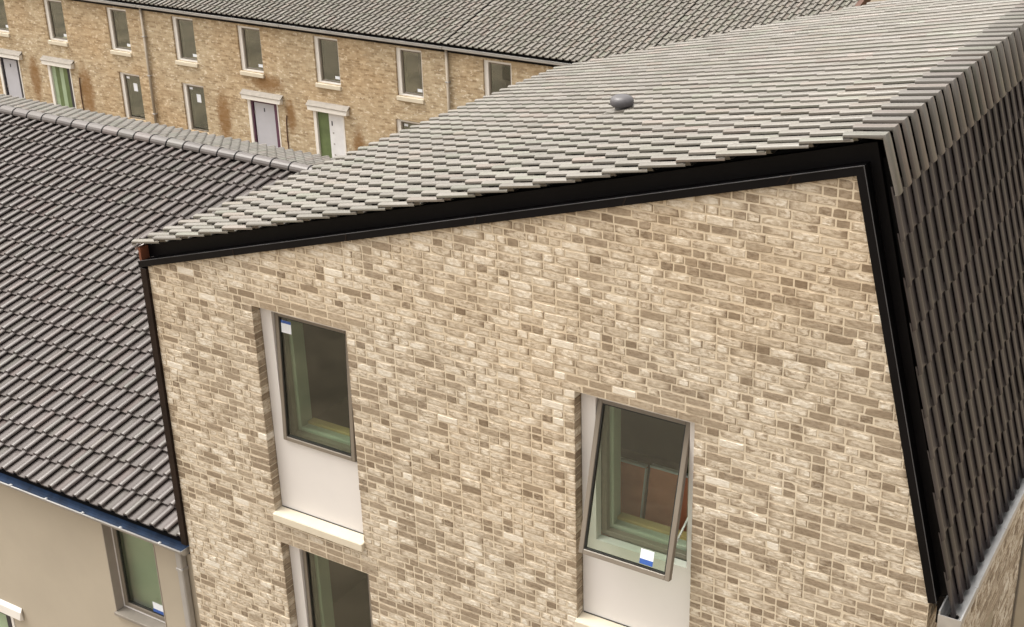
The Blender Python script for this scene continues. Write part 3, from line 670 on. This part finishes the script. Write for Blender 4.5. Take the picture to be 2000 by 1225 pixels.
def porch(parent, x0, x1, ztop, fy, zg, leaf, side, style, D=.14, lead=True):
    """door opening x0..x1 with white surround and projecting canopy; fy is the wall face"""
    e = bpy.data.objects.new('door', None); COL.objects.link(e); e.location = ((x0+x1)/2, fy, zg); set_parent(e, parent); e.empty_display_size = .1
    a, b = x0-.12, x1+.22
    MB().quadprism([(a, fy-.001, ztop), (b, fy-.001, ztop), (b, fy-.001, ztop+.20), (a, fy-.001, ztop+.20)],
                   [(a+.02, fy-D, ztop+.02), (b-.02, fy-D, ztop+.02), (b+.03, fy-D, ztop+.16), (a-.0, fy-D, ztop+.16)]).build('canopy', 'whitepaint', e, .006)
    if lead: MB().quadprism([(a-.03, fy-.002, ztop+.28), (b+.03, fy-.002, ztop+.28), (b+.04, fy-D-.02, ztop+.165), (a-.03, fy-D-.02, ztop+.165)],
                   [(a-.03, fy-.002, ztop+.30), (b+.03, fy-.002, ztop+.30), (b+.04, fy-D-.02, ztop+.18), (a-.03, fy-D-.02, ztop+.18)]).build('canopy_flashing', 'lead', e)
    MB().box(x0+.002, x0+.12, fy-.012, fy+.11, zg+.1, ztop-.002).build('door_jamb', 'whitepaint', e, .004)
    MB().box(x1-.05, x1-.002, fy-.012, fy+.11, zg+.1, ztop-.002).build('door_jamb', 'whitepaint', e, .004)
    xa, xb = x0+.125, x1-.055
    if style == 'split':             # half green, half white-wrapped
        m = xa+(xb-xa)*.42
        MB().box(xa, m-.004, fy+.06, fy+.11, zg+.1, ztop-.02).build('side_panel', leaf, e, .004)
        d = MB().box(m, xb, fy+.05, fy+.10, zg+.1, ztop-.02).build('door_leaf', 'wrap', e, .004)
        for z_ in (.45, .8, 1.15, 1.5): MB().box(m+.12, m+.17, fy+.044, fy+.049, zg+.1+z_, zg+.1+z_+.05).build('letter_plate' if z_ == .8 else 'fixing', 'greysteel', d)
        MB().box(m+.10, m+.14, fy+.042, fy+.049, ztop-.42, ztop-.28).build('number_plate', 'dark', d)
    elif style == 'stripes':
        w_ = (xb-xa)/5
        for i in range(5): MB().box(xa+i*w_+.002, xa+(i+1)*w_-.002, fy+.05, fy+.10, zg+.1, ztop-.02).build('door_board', ('palegreen', 'green', 'palegreen', 'green', 'dark')[i], e, .003)
    else:
        MB().box(xa, xa+.06, fy+.02, fy+.11, zg+.1, ztop-.02).build('door_frame', side, e, .003); MB().box(xb-.14, xb, fy+.02, fy+.11, zg+.1, ztop-.02).build('door_frame', side, e, .003)
        MB().box(xa+.061, xb-.141, fy+.02, fy+.11, ztop-.08, ztop-.02).build('door_frame', side, e, .003)
        d = MB().box(xa+.10, xb-.141, fy+.05, fy+.10, zg+.1, ztop-.081).build('door_leaf', leaf, e, .004)
        MB().box((xa+xb)/2-.05, (xa+xb)/2-.01, fy+.042, fy+.049, ztop-.36, ztop-.24).build('spy_plate', 'dark', d)
        for z_ in (.3, 1.0, 1.7): MB().box(xa+.10, xa+.125, fy+.04, fy+.049, zg+.1+z_, zg+.1+z_+.1).build('hinge', 'greysteel', d)
    return e
porch(lh, DL[0], DL[1], DL[3], FY, G, 'palegreen', 'dark', 'leaf', D=.05, lead=False)

# ================================================================== the terrace across the street
TY = 21.3; TE = -3.19; tp = R(16.5); TR = 6.6
Dt = (0, -math.cos(tp), -math.sin(tp)); Nt = (0, -math.sin(tp), math.cos(tp)); Ut = (-1, 0, 0)
LT = TR/math.cos(tp); NR = 20
def terrace_house(x0, x1, label, wins, gwins, doors, pipe, n_single, end=False):
    e = empty('terraced_house', ((x0+x1)/2, TY+4, G), label, 'house', 'terraced houses across the street')
    hl = []
    for (x, ) in wins: hl.append((x, x+.95, -4.93, -3.50))
    for (x, ) in gwins: hl.append((x, x+.98, -7.25, -5.66))
    for d in doors: hl.append((d[0], d[1], G+.1, -5.82))
    wall_mesh(x0, x1, G, [(x0, -3.26), (x1, -3.26)], hl, Pg, TY, TY+.3).build('wall', 'far_brick', e)
    for i, h in enumerate(hl[:len(wins)+len(gwins)]):
        a, b, c, d = h
        w = bpy.data.objects.new('window', None); COL.objects.link(w); w.location = ((a+b)/2, TY, c); set_parent(w, e); w.empty_display_size = .1
        up = i < len(wins)
        MB().box(a+.002, a+.14, TY+.055, TY+.16, c, d).build('surround', 'whitepaint', w, .004); MB().box(b-.06, b-.002, TY+.055, TY+.16, c, d).build('surround', 'whitepaint', w, .004)
        MB().box(a+.141, b-.061, TY+.055, TY+.16, d-.07, d).build('head_board', 'whitepaint', w, .004)
        if up: MB().box(a-.005, b+.015, TY-.06, TY+.16, c-.13, c-.005).build('sill', 'stone', w, .008); MB().box(a+.141, b-.061, TY+.055, TY+.16, c, c+.05).build('bottom_board', 'whitepaint', w, .004)
        fr = sash_frame('frame', w, b-a-.205, d-c-(.125 if up else .075), .045, .05, 'frame', Matrix.Translation((a+.142, TY+.10, d-.071)))
        box('pane', 'farglass', w, a+.187, b-.106, TY+.125, TY+.131, c+.1, d-.116, 0)
        if up: box('sticker', 'label', w, b-.30, b-.13, TY+.1225, TY+.1245, c+.16, c+.25, 0)
        else:
            box('sticker', 'label', w, a+.50, a+.68, TY+.1225, TY+.1245, d-.62, d-.35, 0); box('sticker', 'label', w, a+.22, a+.36, TY+.1225, TY+.1245, d-.22, d-.15, 0)
        box('room_lining', ('sage', 'plaster', 'timber')[(i+int(abs(x0))) % 3] if up else 'sage', w, a-.02, a+.13, TY+.302, TY+.9, c, d)
        box('room_back', 'darkroom', w, a-.05, b+.4, TY+.92, TY+.95, c-.1, d+.1)
    for d in doors: porch(e, d[0], d[1], -5.82, TY, G, *d[2:])
    O = (x1, TY-.16+TR, TE+LT*math.sin(tp)+.0)
    r = slab('roof_slope', 'deck', e, O, Ut, Dt, Nt, 0, x1-x0, 0, LT-.03, -.14, -.008)
    nc = int(round((x1-x0)/TW))
    tile_roof(r, O, Ut, Dt, Nt, nc, range(0, NR), LT/NR, LT/NR, 'tile', n_single, jit=.8)
    slab('back_roof_slope', 'tile', e, (x1, TY-.16+TR, TE+LT*math.sin(tp)), Ut, (0, math.cos(tp), -math.sin(tp)), (0, math.sin(tp), math.cos(tp)), 0, x1-x0, 0, 4.0, -.14, .02)
    MB().box(x0, x1, TY+8.8, TY+9.1, G, -3.0).build('back_wall', 'far_brick', e)
    gt = MB().box(x0, x1, TY-.20, TY-.08, -3.33, -3.245).build('gutter', 'greysteel', e, .02)
    MB().box(x0, x1, TY-.207, TY-.196, -3.257, -3.240).build('lip', 'silver', gt)
    MB().box(x0, x1, TY-.15, TY-.095, -3.243, -3.236).build('gutter_bed', 'black', gt)
    box('eaves_board', 'black', e, x0, x1, TY-.079, TY-.002, -3.42, -3.20)
    if pipe:
        d = MB(); lathe(d, (pipe, TY-.07, G+.1), (0, 0, 1), [(.045, 0), (.045, -3.33-G-.1)], 12); d = d.build('downpipe', 'pipetan', e, smooth=True)
        for z in (-4.3, -5.6, -6.9): MB().box(pipe-.06, pipe+.06, TY-.125, TY-.003, z, z+.035).build('collar', 'greysteel', d, .006)
    if end:
        MB().box(x1-.28, x1-.02, TY+.302, TY+8.79, G, -3.25).build('gable_end', 'far_brick', e)
        slab('barge_board', 'mesh_brown', e, (x1+.002, O[1], O[2]), (1, 0, 0), Dt, Nt, 0, .14, 0, LT, -.2, .07)
    return e
terrace_house(-37.4, -31.34, 'terraced house at the left picture edge, only its door and a window jamb showing', [(-36.0, ), (-32.95, )], [(-35.9, )], [(-32.9, -31.75, 'doorgrey', 'dark', 'leaf')], None, 0)
terrace_house(-31.34, -25.26, 'terraced house with pale and dark green striped door under white canopy', [(-29.98, ), (-26.93, )], [(-26.75, )], [(-30.28, -29.12, 'green', 'dark', 'stripes')], None, 0)
terrace_house(-25.26, -19.22, 'terraced house with grey door in purple frame, left of the half green door', [(-23.95, ), (-21.15, )], [(-23.86, )], [(-21.02, -19.75, 'doorgrey', 'purple', 'leaf')], -25.2, 300)
terrace_house(-19.22, -13.2, 'terraced house with half green half white door under white canopy', [(-18.09, ), (-15.02, )], [(-15.16, )], [(-18.33, -17.12, 'green', 'dark', 'split')], None, 300)
terrace_house(-13.2, -7.12, 'terraced house right of the downpipe, half hidden by the gable roof', [(-11.96, ), (-8.9, )], [(-11.9, )], [(-9.2, -8.0, 'green', 'dark', 'leaf')], -13.14, 300)
terrace_house(-7.12, -2.72, 'terraced house at the end of the row, only its roof and brown barge showing', [(-5.9, )], [(-5.9, )], [], None, 300, end=True)
# things fixed to the terrace front: a cable beside the purple door
for (x, z1, lab) in ((-19.46, -6.15, 'thin brown cable hanging down the wall right of the purple framed door'), (-28.75, -6.1, 'thin brown cable hanging down the wall right of the green striped door')):
    mb = MB(); pts = [(x+.012*math.sin(i*1.3)+(.05 if i == 0 else 0), TY-.02, z1-(z1-G-.05)*i/9) for i in range(10)]
    for a, b in zip(pts, pts[1:]):
        mb.quadprism([(a[0]-.012, a[1]-.012, a[2]), (a[0]+.012, a[1]-.012, a[2]), (a[0]+.012, a[1]+.012, a[2]), (a[0]-.012, a[1]+.012, a[2])],
                     [(b[0]-.012, b[1]-.012, b[2]), (b[0]+.012, b[1]-.012, b[2]), (b[0]+.012, b[1]+.012, b[2]), (b[0]-.012, b[1]+.012, b[2])])
    o = mb.build('cable', 'mesh_brown'); o['label'] = lab; o['category'] = 'cable'

# ================================================================== next house beyond the terrace's end
nh = empty('brick_house', (4, 33, G), 'pale brick house beyond the brown barge at the upper edge, a sliver showing', 'house')
wall_mesh(-2.2, 9.0, G, [(-2.2, -.6), (9.0, -.6)], [(.2, 1.2, -3.2, -1.6), (4.2, 5.2, -3.2, -1.6)], lambda u, w, d: (u, 30+d, w), 0, .3).build('wall', 'far_brick', nh)
MB().box(-2.2, -1.9, 30.302, 38, G, -.6).build('side_wall', 'far_brick', nh); MB().box(8.7, 9.0, 30.302, 38, G, -.6).build('side_wall', 'far_brick', nh); MB().box(-1.898, 8.698, 37.7, 38, G, -.6).build('back_wall', 'far_brick', nh)
for x in (.2, 4.2):
    w = sash_frame('window', nh, 1.0, 1.6, .07, .06, 'whitepaint', Matrix.Translation((x, 30.1, -1.6))); box('pane', 'farglass', w, x+.07, x+.93, 30.12, 30.126, -3.13, -1.67, 0)
MB().quadprism([(-2.4, 29.7, -.62), (9.2, 29.7, -.62), (9.2, 34, .7), (-2.4, 34, .7)], [(-2.4, 29.7, -.45), (9.2, 29.7, -.45), (9.2, 34, .87), (-2.4, 34, .87)]).build('roof_slope', 'tile', nh)
MB().quadprism([(-2.4, 34.002, .7), (9.2, 34.002, .7), (9.2, 38.3, -.62), (-2.4, 38.3, -.62)], [(-2.4, 34.002, .87), (9.2, 34.002, .87), (9.2, 38.3, -.45), (-2.4, 38.3, -.45)]).build('back_roof_slope', 'tile', nh)
